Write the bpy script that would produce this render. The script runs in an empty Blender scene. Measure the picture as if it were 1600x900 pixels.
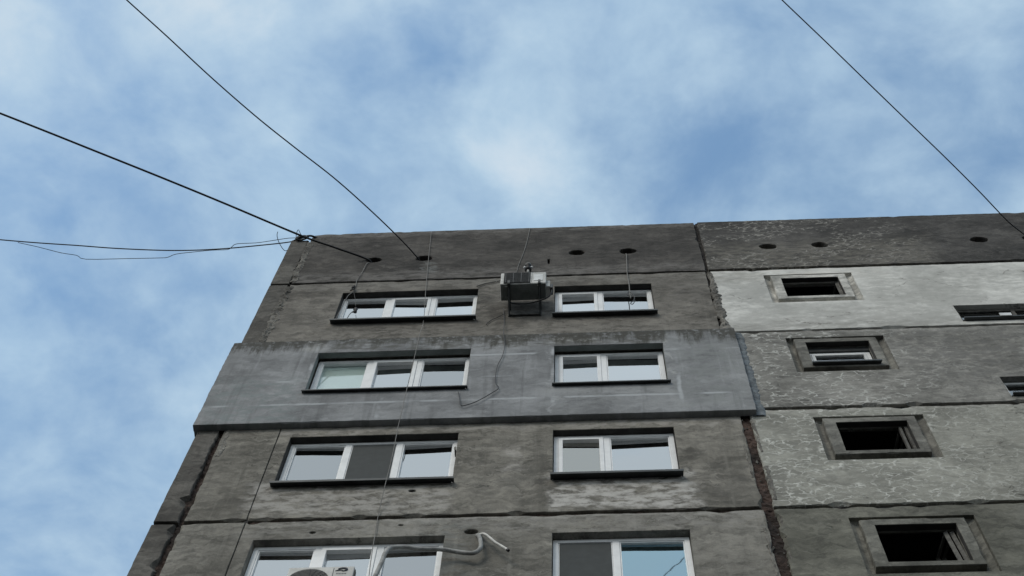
import bpy, bmesh, math, random
from mathutils import Vector, noise
from mathutils.geometry import tessellate_polygon

sc = bpy.context.scene
COL = sc.collection
RND = random.Random(7)

# ---------------------------------------------------------------- camera
Z0 = 26.815                      # height of the joint under the parapet
CAM = Vector((0.0, -9.452, 1.6))
PITCH, ROLL, YAW, FPX = 1.2026056, 0.08100824, -0.12024223, 2400.0
Fv = Vector((math.sin(YAW)*math.cos(PITCH), math.cos(YAW)*math.cos(PITCH), math.sin(PITCH)))
R0 = Vector((math.cos(YAW), -math.sin(YAW), 0))
U0 = R0.cross(Fv)
Rv = R0*math.cos(ROLL) + U0*math.sin(ROLL)
Uv = -R0*math.sin(ROLL) + U0*math.cos(ROLL)
cam_d = bpy.data.cameras.new("camera")
cam = bpy.data.objects.new("camera", cam_d)
COL.objects.link(cam)
cam_d.sensor_width = 36.0
cam_d.lens = FPX/1600*36.0
cam_d.clip_start, cam_d.clip_end = 0.1, 3000
from mathutils import Matrix
M = Matrix((Rv, Uv, -Fv)).transposed().to_4x4()
M.translation = CAM
cam.matrix_world = M
sc.camera = cam

def ray(px, py):
    return Fv + Rv*((px-800)/FPX) + Uv*((450-py)/FPX)
def at(px, py, y=0.0):           # measured pixel -> point of the vertical plane y
    d = ray(px, py)
    return CAM + d*((y-CAM.y)/d.y)
def at_z(px, py, z):             # measured pixel -> point of the level plane z
    d = ray(px, py)
    return CAM + d*((z-CAM.z)/d.z)

# ---------------------------------------------------------------- node helper
class NT:
    def __init__(s, tree):
        s.t = tree; s.n = tree.nodes; s.l = tree.links
    def new(s, typ, **kw):
        n = s.n.new(typ)
        for k, v in kw.items(): setattr(n, k, v)
        return n
    def put(s, sock, v):
        if hasattr(v, 'is_output') or isinstance(v, bpy.types.NodeSocket): s.l.new(v, sock)
        elif v is not None: sock.default_value = v
    def math(s, op, a, b=None, c=None, clamp=False):
        n = s.new('ShaderNodeMath', operation=op, use_clamp=clamp)
        s.put(n.inputs[0], a); s.put(n.inputs[1], b); s.put(n.inputs[2], c)
        return n.outputs[0]
    def vmath(s, op, a, b=None, sc_=None):
        n = s.new('ShaderNodeVectorMath', operation=op)
        s.put(n.inputs[0], a); s.put(n.inputs[1], b)
        if sc_ is not None: s.put(n.inputs['Scale'], sc_)
        return n.outputs[0]
    def mix(s, f, a, b, blend='MIX'):
        n = s.new('ShaderNodeMix', data_type='RGBA', blend_type=blend)
        s.put(n.inputs[0], f)
        for q, v in ((6, a), (7, b)):
            if isinstance(v, (tuple, list)) and len(v) == 3: v = (*v, 1)
            s.put(n.inputs[q], v)
        return n.outputs[2]
    def rng(s, v, a, b, c=0.0, d=1.0, smooth=True):
        n = s.new('ShaderNodeMapRange', interpolation_type='SMOOTHSTEP' if smooth else 'LINEAR')
        for i, x in enumerate((v, a, b, c, d)): s.put(n.inputs[i], x)
        return n.outputs[0]
    def mapv(s, v, scale, loc=(0, 0, 0)):
        n = s.new('ShaderNodeMapping')
        s.put(n.inputs[0], v); n.inputs['Location'].default_value = loc; n.inputs['Scale'].default_value = scale
        return n.outputs[0]
    def noise(s, v, scale, detail=4, rough=0.55, dist=0.0, color=False):
        n = s.new('ShaderNodeTexNoise')
        s.put(n.inputs['Vector'], v); n.inputs['Scale'].default_value = scale
        n.inputs['Detail'].default_value = detail; n.inputs['Roughness'].default_value = rough
        n.inputs['Distortion'].default_value = dist
        return n.outputs['Color' if color else 0]
    def voro(s, v, scale, feature='DISTANCE_TO_EDGE', rand=1.0):
        n = s.new('ShaderNodeTexVoronoi', feature=feature)
        s.put(n.inputs['Vector'], v); n.inputs['Scale'].default_value = scale
        n.inputs['Randomness'].default_value = rand
        return n.outputs['Distance']

# ---------------------------------------------------------------- world and sun
SUN_EL, SUN_AZ = math.radians(40), math.radians(212)    # a veiled sun behind the photographer
world = bpy.data.worlds.new("World"); sc.world = world; world.use_nodes = True
w = NT(world.node_tree); w.n.clear()
sky = w.new('ShaderNodeTexSky', sky_type='NISHITA')
sky.sun_disc = False; sky.sun_elevation = SUN_EL; sky.sun_rotation = SUN_AZ
sky.air_density = 1.0; sky.dust_density = 0.6; sky.ozone_density = 1.6
tc = w.new('ShaderNodeTexCoord')
sep = w.new('ShaderNodeSeparateXYZ'); w.put(sep.inputs[0], tc.outputs['Generated'])
zc = w.math('MAXIMUM', sep.outputs[2], 0.06)
cmb = w.new('ShaderNodeCombineXYZ')
w.put(cmb.inputs[0], w.math('DIVIDE', sep.outputs[0], zc)); w.put(cmb.inputs[1], w.math('DIVIDE', sep.outputs[1], zc))
uv = w.mapv(cmb.outputs[0], (1.0, 1.15, 1), (3.1, 1.7, 0.4))
wn = w.noise(uv, 4.0, 2, color=True)
uvw = w.vmath('ADD', uv, w.vmath('SCALE', w.vmath('SUBTRACT', wn, (0.5, 0.5, 0.5)), sc_=0.10))
big = w.noise(uvw, 4.2, 2, 0.5)
mid = w.noise(uvw, 13.0, 5, 0.55)
fine = w.noise(uvw, 34.0, 4, 0.6)
dens = w.math('ADD', w.math('ADD', w.math('MULTIPLY', big, 0.26), 0.09), w.math('MULTIPLY', mid, 0.56))
dens = w.math('ADD', dens, w.math('MULTIPLY', fine, 0.11))
low = w.rng(sep.outputs[2], 0.10, 0.75, 0.16, 0.0)          # the layer closes up towards the horizon
dens = w.math('ADD', dens, low)
sd = Vector((math.sin(SUN_AZ)*math.cos(SUN_EL), math.cos(SUN_AZ)*math.cos(SUN_EL), math.sin(SUN_EL)))
dt = w.new('ShaderNodeVectorMath', operation='DOT_PRODUCT'); w.put(dt.inputs[0], tc.outputs['Generated']); dt.inputs[1].default_value = sd
veil = w.rng(dt.outputs['Value'], 0.48, 1.0, 0.0, 1.0)      # thin high cloud whitens round the veiled sun
dens = w.math('ADD', dens, w.math('MULTIPLY', veil, 0.30))
# thicker (+) and thinner (-) places of the cloud sheet, on a level layer: (direction, angular radius, change)
soft = w.vmath('ADD', cmb.outputs[0], w.vmath('SCALE', w.vmath('SUBTRACT', w.noise(uv, 8.0, 5, 0.62, color=True), (0.5, 0.5, 0.5)), sc_=0.16))
soft = w.vmath('MULTIPLY', soft, (1, 1, 0))
for px, py, r_, k in ((690, 50, 75, -.17), (640, 115, 90, -.10), (600, 190, 70, -.06), (130, 250, 120, -.09), (60, 350, 100, -.10), (60, 430, 90, -.13), (195, 520, 75, -.17),
                      (190, 455, 100, -.09), (370, 310, 130, -.07), (1170, 50, 60, -.11), (1105, 220, 70, -.11), (1200, 285, 75, -.10), (1060, 205, 90, -.07), (1090, 290, 110, -.06),
                      (1340, 210, 90, -.07), (1500, 180, 180, -.06), (330, 40, 130, .10), (500, 30, 160, .09), (20, 60, 130, .04), (700, 215, 90, .09), (800, 300, 100, .10),
                      (980, 40, 120, .08), (850, 180, 130, .07), (1340, 30, 130, .07), (1290, 310, 90, .06), (100, 640, 200, -.06), (60, 800, 200, -.05), (500, 240, 90, .03)):
    dv = ray(px, py)
    dn = w.new('ShaderNodeVectorMath', operation='DISTANCE'); w.put(dn.inputs[0], soft); dn.inputs[1].default_value = (dv.x/dv.z, dv.y/dv.z, 0.0)
    dens = w.math('ADD', dens, w.rng(dn.outputs['Value'], 0.0, r_/FPX*1.8, k*0.66, 0.0))
mask = w.rng(dens, 0.30, 0.83)
mask = w.math('ADD', w.math('MULTIPLY', mask, 0.92), 0.06)
cloudc = w.mix(w.noise(uvw, 6.0, 3), (1.85, 2.60, 3.25), (2.35, 2.90, 3.30))
cloudc = w.mix(w.rng(sep.outputs[2], 0.0, 0.7, 1.0, 0.0), cloudc, (2.75, 2.75, 2.70))
cloudc = w.mix(w.rng(dens, 0.62, 0.86, 0.0, 0.7), cloudc, (2.65, 2.95, 3.25))     # white where the sheet is thick
cloudc = w.mix(veil, cloudc, (2.55, 2.85, 3.05))
skyc = w.mix(mask, w.mix(1.0, sky.outputs[0], (0.94, 1.06, 0.98), 'MULTIPLY'), cloudc)
bg = w.new('ShaderNodeBackground'); w.put(bg.inputs[0], skyc); bg.inputs[1].default_value = 0.15
wo = w.new('ShaderNodeOutputWorld'); w.l.new(bg.outputs[0], wo.inputs[0])

sun_d = bpy.data.lights.new("sun", 'SUN'); sun_d.energy = 0.85; sun_d.angle = math.radians(24); sun_d.color = (1.0, 0.94, 0.84)
sun = bpy.data.objects.new("sun", sun_d); COL.objects.link(sun)
sd = Vector((math.sin(SUN_AZ)*math.cos(SUN_EL), math.cos(SUN_AZ)*math.cos(SUN_EL), math.sin(SUN_EL)))
sun.rotation_euler = sd.to_track_quat('Z', 'Y').to_euler()
sc.view_settings.view_transform = 'Standard'; sc.view_settings.look = 'None'
sc.view_settings.gamma = 1.0; sc.view_settings.exposure = 0.75; sc.view_settings.use_curve_mapping = False

# ---------------------------------------------------------------- materials
def material(name):
    m = bpy.data.materials.new(name); m.use_nodes = True
    t = NT(m.node_tree); t.n.clear()
    p = t.new('ShaderNodeBsdfPrincipled'); o = t.new('ShaderNodeOutputMaterial')
    t.l.new(p.outputs[0], o.inputs[0])
    p.inputs['Roughness'].default_value = 0.85
    return m, t, p, o

def plain(name, col, rough=0.6, metal=0.0, var=0.15, scale=9.0, bump=0.0, spec=0.4):
    m, t, p, o = material(name)
    P = t.new('ShaderNodeTexCoord').outputs['Object']
    n = t.noise(P, scale, 5, 0.6)
    f = t.rng(n, 0.3, 0.7)
    c = t.mix(f, tuple(x*(1-var) for x in col), tuple(min(1, x*(1+var)) for x in col))
    t.put(p.inputs['Base Color'], c)
    p.inputs['Roughness'].default_value = rough; p.inputs['Metallic'].default_value = metal
    p.inputs['Specular IOR Level'].default_value = spec
    if bump:
        b = t.new('ShaderNodeBump'); b.inputs['Strength'].default_value = 0.6; b.inputs['Distance'].default_value = bump
        t.put(b.inputs['Height'], t.noise(P, scale*4, 5, 0.65)); t.put(p.inputs['Normal'], b.outputs[0])
    return m

def concrete(name, dark, light, smear=0.5, drip=0.25, patches=(), cracks=(), speck=0.3, top=None, extra=None, bump=0.012, seed=0.0, mot=0.38):
    """weathered concrete; patches = (x0,x1,z0,z1,soft,colour,strength,break-up), heights from the parapet joint"""
    m, t, p, o = material(name)
    P0 = t.new('ShaderNodeTexCoord').outputs['Object']
    P = t.mapv(P0, (1, 1, 1), (seed*3.7, seed*1.3, seed*2.1))
    wv = t.vmath('SCALE', t.vmath('SUBTRACT', t.noise(P, 2.3, 5, 0.62, color=True), (0.5, 0.5, 0.5)), sc_=0.55)
    wf = t.vmath('SCALE', t.vmath('SUBTRACT', t.noise(P, 9.0, 4, 0.6, color=True), (0.5, 0.5, 0.5)), sc_=0.14)
    PW = t.vmath('ADD', t.vmath('ADD', P0, wv), wf)
    blotch = t.noise(t.mapv(PW, (0.8, 1, 1.0), (seed, 0, 0)), 0.9, 5, 0.6)
    c = t.mix(t.rng(blotch, 0.36, 0.64), tuple(x*0.86 for x in dark), tuple(x*1.18 for x in light))
    mott = t.noise(t.mapv(PW, (1.0, 1, 2.4), (4, 0, seed)), 3.2, 6, 0.66)
    c = t.mix(1.0, c, t.mix(t.rng(mott, 0.30, 0.70), (1-mot,)*3, (1+mot, 1+mot*.97, 1+mot*.92)), 'MULTIPLY')
    region = t.rng(t.noise(t.mapv(PW, (0.8, 1, 1.1), (1, 6, seed)), 0.9, 4, 0.6), 0.40, 0.60, 0.15, 1.25)
    # trowel smears, long along the wall
    sm = t.noise(t.mapv(PW, (1.3, 1, 4.8)), 1.9, 6, 0.66, 0.5)
    c = t.mix(t.math('MULTIPLY', t.math('MULTIPLY', t.rng(sm, 0.52, 0.66), smear), region, clamp=True), c, tuple(min(1, x*1.55) for x in light))
    sm2 = t.noise(t.mapv(PW, (1.6, 1, 4.6), (5, 0, 9)), 2.6, 6, 0.66, 0.6)
    c = t.mix(t.math('MULTIPLY', t.math('MULTIPLY', t.rng(sm2, 0.53, 0.64), smear*0.95), region, clamp=True), c, tuple(x*0.50 for x in dark))
    # rain streaks down the wall
    dr = t.noise(t.mapv(P, (7.0, 1, 0.35)), 1.0, 5, 0.6)
    c = t.mix(t.math('MULTIPLY', t.rng(dr, 0.52, 0.72), drip), c, tuple(x*0.6 for x in dark))
    dr2 = t.noise(t.mapv(P, (9.0, 1, 0.5), (3, 2, 1)), 1.0, 5, 0.6)
    c = t.mix(t.math('MULTIPLY', t.rng(dr2, 0.56, 0.74), drip*0.8), c, tuple(min(1, x*1.5) for x in light))
    sepw = t.new('ShaderNodeSeparateXYZ'); t.put(sepw.inputs[0], PW)
    sep0 = t.new('ShaderNodeSeparateXYZ'); t.put(sep0.inputs[0], P0)
    for (x0, x1, z0, z1, soft, col, k, br) in patches:
        dx = t.math('SUBTRACT', t.math('ABSOLUTE', t.math('SUBTRACT', sepw.outputs[0], (x0+x1)/2)), (x1-x0)/2)
        dz = t.math('SUBTRACT', t.math('ABSOLUTE', t.math('SUBTRACT', sepw.outputs[2], Z0+(z0+z1)/2)), (z1-z0)/2)
        d = t.math('MAXIMUM', dx, dz)
        mk = t.rng(d, -soft, soft, 1.0, 0.0)
        if br:
            bn = t.noise(t.mapv(P, (1.2, 1, 2.6), (x0, 0, z0)), 3.5, 6, 0.68)
            mk = t.math('MULTIPLY', mk, t.rng(bn, 0.5-br*0.18, 0.5+br*0.12+0.03))
        c = t.mix(t.math('MULTIPLY', mk, k), c, col)
    if extra: c = extra(t, c, P, P0, PW, sep0)
    bh = None
    for (scale, wid, col, k, area, aseed, *span) in cracks:
        cv = t.vmath('ADD', t.mapv(P, (0.8, 0.3, 1.25), (aseed, 0, 0)), t.vmath('ADD', t.vmath('SCALE', wv, sc_=0.25), t.vmath('SCALE', wf, sc_=0.9)))
        d = t.voro(cv, scale)
        ln = t.rng(d, wid*0.35, wid, 1.0, 0.0)
        ar = t.noise(t.mapv(P, (0.9, 1, 1.1), (aseed, 1, aseed)), 1.5, 4, 0.65)
        fine_br = t.rng(t.noise(t.mapv(P, (1, 1, 1), (aseed, 4, 2)), 7.0, 3, 0.6), 0.38, 0.62)
        mk = t.math('MULTIPLY', t.math('MULTIPLY', ln, t.rng(ar, area, area+0.12)), fine_br)
        if span:                                        # (full, gone): where along the wall the cracking dies out
            mk = t.math('MULTIPLY', mk, t.rng(sepw.outputs[0], span[0], span[1], 1.0, span[2] if len(span) > 2 else 0.0))
        c = t.mix(t.math('MULTIPLY', mk, k), c, col)
        bh = mk if bh is None else t.math('ADD', bh, mk)
    # soot-dark specks and pitting
    sp = t.noise(P, 26.0, 5, 0.7)
    c = t.mix(t.math('MULTIPLY', t.rng(sp, 0.40, 0.64), speck), tuple(x*0.62 for x in dark), c, 'MIX') if False else \
        t.mix(t.math('MULTIPLY', t.rng(sp, 0.56, 0.70), speck), c, tuple(x*0.5 for x in dark))
    pit = t.rng(t.noise(t.mapv(P, (1, 1, 1.4), (8, 8, 8)), 5.5, 3, 0.5), 0.735, 0.77)
    c = t.mix(t.math('MULTIPLY', pit, 0.6), c, tuple(x*0.3 for x in dark))
    t.put(p.inputs['Base Color'], c)
    p.inputs['Roughness'].default_value = 0.92; p.inputs['Specular IOR Level'].default_value = 0.25
    h = t.math('ADD', t.math('MULTIPLY', sm, 0.9), t.math('MULTIPLY', sm2, -0.6))
    h = t.math('ADD', h, t.math('MULTIPLY', sp, 0.35))
    h = t.math('ADD', h, t.math('MULTIPLY', pit, -0.8))
    if bh is not None: h = t.math('ADD', h, t.math('MULTIPLY', bh, 0.4))
    b = t.new('ShaderNodeBump'); b.inputs['Strength'].default_value = 0.8; b.inputs['Distance'].default_value = bump
    t.put(b.inputs['Height'], h); t.put(p.inputs['Normal'], b.outputs[0])
    return m

WHITISH = (0.50, 0.49, 0.46)
def top_moss(ztop, length, col, k):
    """dark growth that hangs from an upper edge in uneven tongues"""
    def f(t, c, P, P0, PW, sep0):
        tongue = t.noise(t.mapv(P, (6.0, 1, 0.6), (2, 0, 5)), 1.0, 5, 0.65)
        big_ = t.noise(t.mapv(P, (1.1, 1, 0.3), (7, 0, 5)), 1.0, 3, 0.5)
        L = t.math('MULTIPLY', t.math('MULTIPLY', t.rng(tongue, 0.30, 0.66, 0.30, 1.0), t.rng(big_, 0.32, 0.58, 0.22, 1.0)), length)
        d = t.math('SUBTRACT', Z0+ztop, sep0.outputs[2])
        mk = t.rng(t.math('SUBTRACT', d, L), -0.30, 0.06, 1.0, 0.0)
        sp = t.rng(t.noise(t.mapv(P, (1, 1, 1)), 9.0, 5, 0.7), 0.30, 0.52)
        return t.mix(t.math('MULTIPLY', t.math('MULTIPLY', mk, sp), k), c, col)
    return f
def board_lines(ztop):
    """pale plastered seams over the insulation boards, then the dark growth along the top edge"""
    g = top_moss(ztop, 0.72, (0.050, 0.048, 0.040), 0.88)
    def f(t, c, P, P0, PW, sep0):
        v = t.vmath('ADD', P0, t.vmath('SCALE', t.vmath('SUBTRACT', PW, P0), sc_=0.10))
        s2 = t.new('ShaderNodeSeparateXYZ'); t.put(s2.inputs[0], v)
        out = c
        for axis, vals in ((2, (-3.62, -4.42, -5.22)), (0, (-4.10, -0.42, -2.9, 1.42))):
            for q, a in enumerate(vals):
                aa = a+Z0 if axis == 2 else a
                d = t.math('ABSOLUTE', t.math('SUBTRACT', s2.outputs[axis], aa))
                ln = t.rng(d, 0.008, 0.045, 1.0, 0.0)
                brk = t.rng(t.noise(t.mapv(P, (1, 1, 1), (a, q, axis)), 1.3, 3, 0.6), 0.46, 0.60)
                out = t.mix(t.math('MULTIPLY', t.math('MULTIPLY', ln, brk), 0.75), out, (0.44, 0.46, 0.48))
        return g(t, out, P, P0, PW, sep0)
    return f

MAT = {}
MAT['parapet'] = concrete('parapet_concrete', (0.050, 0.047, 0.044), (0.074, 0.069, 0.064), 0.65, 0.25, seed=1.0,
    patches=[(-5.3, 2.3, 2.45, 2.75, 0.12, (0.24, 0.23, 0.22), 0.5, 0.8), (-5.3, 2.3, -0.1, 0.45, 0.15, (0.22, 0.21, 0.20), 0.55, 0.9),
             (-2.85, -2.55, 0.35, 0.95, 0.08, (0.21, 0.22, 0.215), 0.55, 0.2)])
MAT['parapet_right'] = concrete('flaking_parapet', (0.047, 0.045, 0.043), (0.070, 0.067, 0.064), 0.3, 0.1, seed=2.0,
    cracks=[(8.5, 0.12, (0.30, 0.29, 0.265), 0.9, 0.42, 4.0, 5.2, 6.6, .12)], patches=[(2.3, 6.2, -0.1, 1.3, 0.4, (0.25, 0.235, 0.20), 0.5, 1.0)])
MAT['upper'] = concrete('brownish_concrete', (0.108, 0.101, 0.090), (0.155, 0.146, 0.131), 0.68, 0.32, seed=3.0,
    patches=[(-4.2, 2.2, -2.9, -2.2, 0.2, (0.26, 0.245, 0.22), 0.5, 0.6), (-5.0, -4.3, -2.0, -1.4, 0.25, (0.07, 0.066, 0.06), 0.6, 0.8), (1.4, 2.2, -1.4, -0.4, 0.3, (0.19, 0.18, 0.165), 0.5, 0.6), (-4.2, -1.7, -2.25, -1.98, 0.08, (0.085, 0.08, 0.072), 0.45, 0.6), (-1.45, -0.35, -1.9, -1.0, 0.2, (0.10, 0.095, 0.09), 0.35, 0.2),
             (-5.2, 2.3, -0.35, -0.02, 0.1, (0.25, 0.24, 0.22), 0.5, 0.6)])
MAT['insulation'] = concrete('painted_render', (0.190, 0.196, 0.203), (0.236, 0.243, 0.251), 0.22, 0.55, seed=4.0, mot=0.16, extra=board_lines(-2.85), speck=0.15, bump=0.006,
    patches=[(-5.5, -4.1, -5.9, -4.3, 0.3, (0.18, 0.215, 0.215), 0.5, 0.3), (-0.6, 1.5, -5.7, -4.9, 0.25, (0.33, 0.34, 0.34), 0.35, 0.6),
             (-0.5, 0.35, -3.28, -3.05, 0.06, (0.38, 0.38, 0.36), 0.7, 0.7), (1.27, 1.32, -4.6, -2.95, 0.03, (0.42, 0.43, 0.42), 0.7, 0.5), (-0.47, -0.41, -5.7, -2.95, 0.03, (0.38, 0.39, 0.40), 0.55, 0.4), (1.5, 2.4, -5.7, -3.2, 0.4, (0.24, 0.255, 0.25), 0.6, 0.5), (-4.3, -4.05, -3.3, -2.9, 0.07, (0.36, 0.36, 0.34), 0.6, 0.8), (-4.0, 1.3, -3.36, -2.95, 0.12, (0.085, 0.083, 0.072), 0.75, 0.7)])
MAT['middle'] = concrete('streaked_concrete', (0.138, 0.131, 0.115), (0.190, 0.181, 0.160), 0.72, 0.38, seed=5.0,
    patches=[(-4.35, -1.75, -8.30, -7.42, 0.10, (0.40, 0.385, 0.36), 0.75, 0.55), (-0.45, 1.45, -8.30, -7.40, 0.09, (0.50, 0.485, 0.46), 0.92, 0.65),
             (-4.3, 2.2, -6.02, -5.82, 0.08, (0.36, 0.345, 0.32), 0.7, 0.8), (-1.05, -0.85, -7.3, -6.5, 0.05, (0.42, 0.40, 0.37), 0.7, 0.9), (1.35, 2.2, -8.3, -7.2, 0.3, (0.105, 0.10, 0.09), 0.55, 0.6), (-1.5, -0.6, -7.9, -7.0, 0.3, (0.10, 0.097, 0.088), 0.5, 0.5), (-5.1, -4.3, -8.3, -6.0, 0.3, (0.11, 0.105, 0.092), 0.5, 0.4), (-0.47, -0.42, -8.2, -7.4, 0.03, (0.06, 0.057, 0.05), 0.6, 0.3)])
MAT['lower'] = concrete('plain_concrete', (0.148, 0.142, 0.126), (0.200, 0.192, 0.172), 0.62, 0.38, seed=6.0,
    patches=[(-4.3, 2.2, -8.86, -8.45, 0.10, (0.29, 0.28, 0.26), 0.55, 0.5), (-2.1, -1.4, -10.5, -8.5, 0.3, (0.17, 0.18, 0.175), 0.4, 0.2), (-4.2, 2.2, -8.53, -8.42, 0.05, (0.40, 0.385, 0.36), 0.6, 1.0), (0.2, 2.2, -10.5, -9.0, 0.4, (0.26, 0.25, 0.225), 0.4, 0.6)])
MAT['white_panel'] = concrete('pale_limewash', (0.50, 0.50, 0.475), (0.60, 0.597, 0.57), 0.10, 0.05, seed=7.0, speck=0.06, bump=0.004, mot=0.09,
    patches=[(2.2, 12, -2.9, -2.1, 0.5, (0.34, 0.335, 0.315), 0.6, 0.8), (3.0, 5.2, -2.75, -1.75, 0.3, (0.38, 0.375, 0.355), 0.6, 0.5), (2.2, 5.2, -0.5, 0.1, 0.2, (0.62, 0.60, 0.55), 0.5, 0.4),
             (2.2, 3.1, -2.2, -0.9, 0.4, (0.34, 0.34, 0.325), 0.6, 0.7), (4.8, 12, -1.6, -0.3, 0.5, (0.27, 0.27, 0.25), 0.5, 1.0), (2.3, 12, -2.78, -2.45, 0.12, (0.25, 0.245, 0.225), 0.6, 1.0), (2.3, 3.2, -0.6, -0.03, 0.2, (0.24, 0.235, 0.215), 0.6, 1.0), (4.7, 6.0, -2.5, -0.4, 0.4, (0.40, 0.398, 0.375), 0.6, 0.4)],
    cracks=[(1.7, 0.028, (0.12, 0.115, 0.10), 0.85, 0.50, 2.0), (5.0, 0.05, (0.25, 0.245, 0.225), 0.6, 0.56, 5.0)])
MAT['crack_panel'] = concrete('cracked_grey_render', (0.165, 0.162, 0.150), (0.225, 0.221, 0.206), 0.4, 0.15, seed=8.0,
    cracks=[(7.2, 0.10, (0.52, 0.52, 0.49), 0.90, 0.41, 3.0, 3.9, 6.0, .15), (13.0, 0.08, (0.40, 0.40, 0.37), 0.5, 0.54, 9.0)],
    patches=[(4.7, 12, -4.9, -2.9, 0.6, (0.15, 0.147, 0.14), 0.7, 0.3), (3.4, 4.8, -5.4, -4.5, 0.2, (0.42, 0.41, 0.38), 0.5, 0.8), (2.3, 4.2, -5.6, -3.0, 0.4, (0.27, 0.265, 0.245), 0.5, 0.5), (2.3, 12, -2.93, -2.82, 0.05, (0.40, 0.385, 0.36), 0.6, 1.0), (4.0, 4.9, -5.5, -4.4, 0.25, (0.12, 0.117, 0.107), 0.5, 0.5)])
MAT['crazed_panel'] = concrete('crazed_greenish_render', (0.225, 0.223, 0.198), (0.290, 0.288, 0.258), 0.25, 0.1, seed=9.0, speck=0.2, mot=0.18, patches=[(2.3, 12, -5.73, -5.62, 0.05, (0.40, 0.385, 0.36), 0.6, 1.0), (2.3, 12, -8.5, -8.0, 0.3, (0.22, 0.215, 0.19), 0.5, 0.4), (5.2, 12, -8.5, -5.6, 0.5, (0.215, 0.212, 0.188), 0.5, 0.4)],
    cracks=[(6.6, 0.085, (0.57, 0.57, 0.53), 0.92, 0.38, 6.0, 3.6, 6.4, .22), (11.0, 0.07, (0.44, 0.44, 0.40), 0.5, 0.46, 2.5), (6.8, 0.06, (0.075, 0.072, 0.062), 0.75, 0.46, 12.0, 5.4, 4.2)])
MAT['olive_panel'] = concrete('olive_concrete', (0.108, 0.107, 0.090), (0.150, 0.148, 0.126), 0.2, 0.1, seed=10.0, speck=0.15,
    patches=[(5.2, 12, -10.6, -8.4, 0.5, (0.22, 0.215, 0.195), 0.6, 0.4)])
MAT['corner'] = concrete('sooty_concrete', (0.078, 0.074, 0.068), (0.112, 0.107, 0.098), 0.35, 0.3, seed=11.0)
MAT['filler'] = plain('joint_mastic', (0.020, 0.018, 0.017), 0.9, var=0.6, scale=7, bump=0.02)
MAT['brown'] = concrete('crumbled_sealant', (0.022, 0.017, 0.015), (0.070, 0.047, 0.039), 0.6, 0.2, seed=12, speck=0.6, bump=0.03,
    patches=[(2.0, 2.6, -12, -5, 0.5, (0.42, 0.38, 0.34), 0.75, 0.02)] if False else ())
MAT['mortar'] = concrete('old_mortar', (0.105, 0.10, 0.091), (0.185, 0.178, 0.163), 0.5, 0.1, seed=13, speck=0.6, bump=0.03)
MAT['grey_mortar'] = plain('painted_mortar', (0.135, 0.155, 0.170), 0.85, var=0.35, scale=8, bump=0.02)
MAT['niche'] = concrete('niche_concrete', (0.135, 0.132, 0.119), (0.190, 0.187, 0.170), 0.3, 0.3, seed=14)
MAT['niche_white'] = concrete('niche_limewash', (0.34, 0.335, 0.31), (0.46, 0.455, 0.43), 0.2, 0.2, seed=15, bump=0.006)
MAT['niche_dark'] = concrete('niche_olive', (0.120, 0.119, 0.104), (0.165, 0.163, 0.145), 0.3, 0.2, seed=16)
MAT['void'] = plain('unlit_interior', (0.012, 0.012, 0.014), 0.95, var=0.3)
MAT['room'] = plain('room_wall', (0.10, 0.11, 0.12), 0.9, var=0.2)
MAT['core'] = concrete('rear_concrete', (0.16, 0.155, 0.145), (0.21, 0.2, 0.19), 0.3, 0.2, seed=17)
MAT['pvc'] = plain('white_pvc', (0.80, 0.81, 0.815), 0.35, var=0.07, scale=5)
MAT['pvc_old'] = plain('greyed_pvc', (0.62, 0.63, 0.63), 0.5, var=0.12, scale=8)
MAT['wood'] = plain('weathered_wood', (0.10, 0.097, 0.088), 0.85, var=0.4, scale=14, bump=0.008)
MAT['sill'] = plain('dark_sill_metal', (0.055, 0.06, 0.062), 0.55, metal=0.3, var=0.25, scale=6)
MAT['sill_white'] = plain('pale_sill_end', (0.6, 0.62, 0.63), 0.5)
MAT['soffit'] = plain('smooth_reveal_render', (0.17, 0.19, 0.185), 0.85, var=0.15, scale=4)
MAT['dark_reveal'] = plain('dark_reveal', (0.035, 0.034, 0.032), 0.9, var=0.3, scale=5)  # near-black reveals, much darker than the panels around them
MAT['cable'] = plain('black_cable', (0.012, 0.012, 0.014), 0.6, var=0.3)
MAT['wire'] = plain('thin_steel_wire', (0.035, 0.037, 0.04), 0.6, var=0.3)
MAT['cord'] = plain('grey_cord', (0.20, 0.195, 0.185), 0.8, var=0.2)
MAT['hose'] = plain('white_hose', (0.62, 0.61, 0.58), 0.55, var=0.15, scale=12)
MAT['lagging'] = plain('grey_pipe_lagging', (0.30, 0.30, 0.29), 0.8, var=0.3, scale=14, bump=0.006)
MAT['ac_body'] = plain('ivory_ac_paint', (0.47, 0.47, 0.45), 0.5, var=0.2, scale=6)
MAT['ac_under'] = plain('ac_base_tray', (0.16, 0.175, 0.17), 0.6, var=0.25, scale=6)
MAT['ac_dark'] = plain('dark_grille', (0.045, 0.047, 0.047), 0.5, var=0.3)
MAT['ac_grille_grey'] = plain('grey_grille_wire', (0.055, 0.058, 0.058), 0.5)
MAT['bracket'] = plain('bracket_steel', (0.05, 0.055, 0.055), 0.6, var=0.3)
MAT['shade_board'] = plain('shade_board', (0.07, 0.07, 0.066), 0.85, var=0.4, scale=9)  # dark colour carries the wall shadow below the upper unit
MAT['screen'] = plain('insect_mesh', (0.045, 0.051, 0.052), 0.8, var=0.1)
MAT['blind'] = plain('pale_green_blind', (0.74, 0.84, 0.79), 0.8, var=0.04, scale=3)
MAT['curtain'] = plain('cream_curtain', (0.74, 0.72, 0.67), 0.9, var=0.06, scale=4)
MAT['logo'] = plain('dark_print', (0.03, 0.04, 0.06), 0.5)

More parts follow.
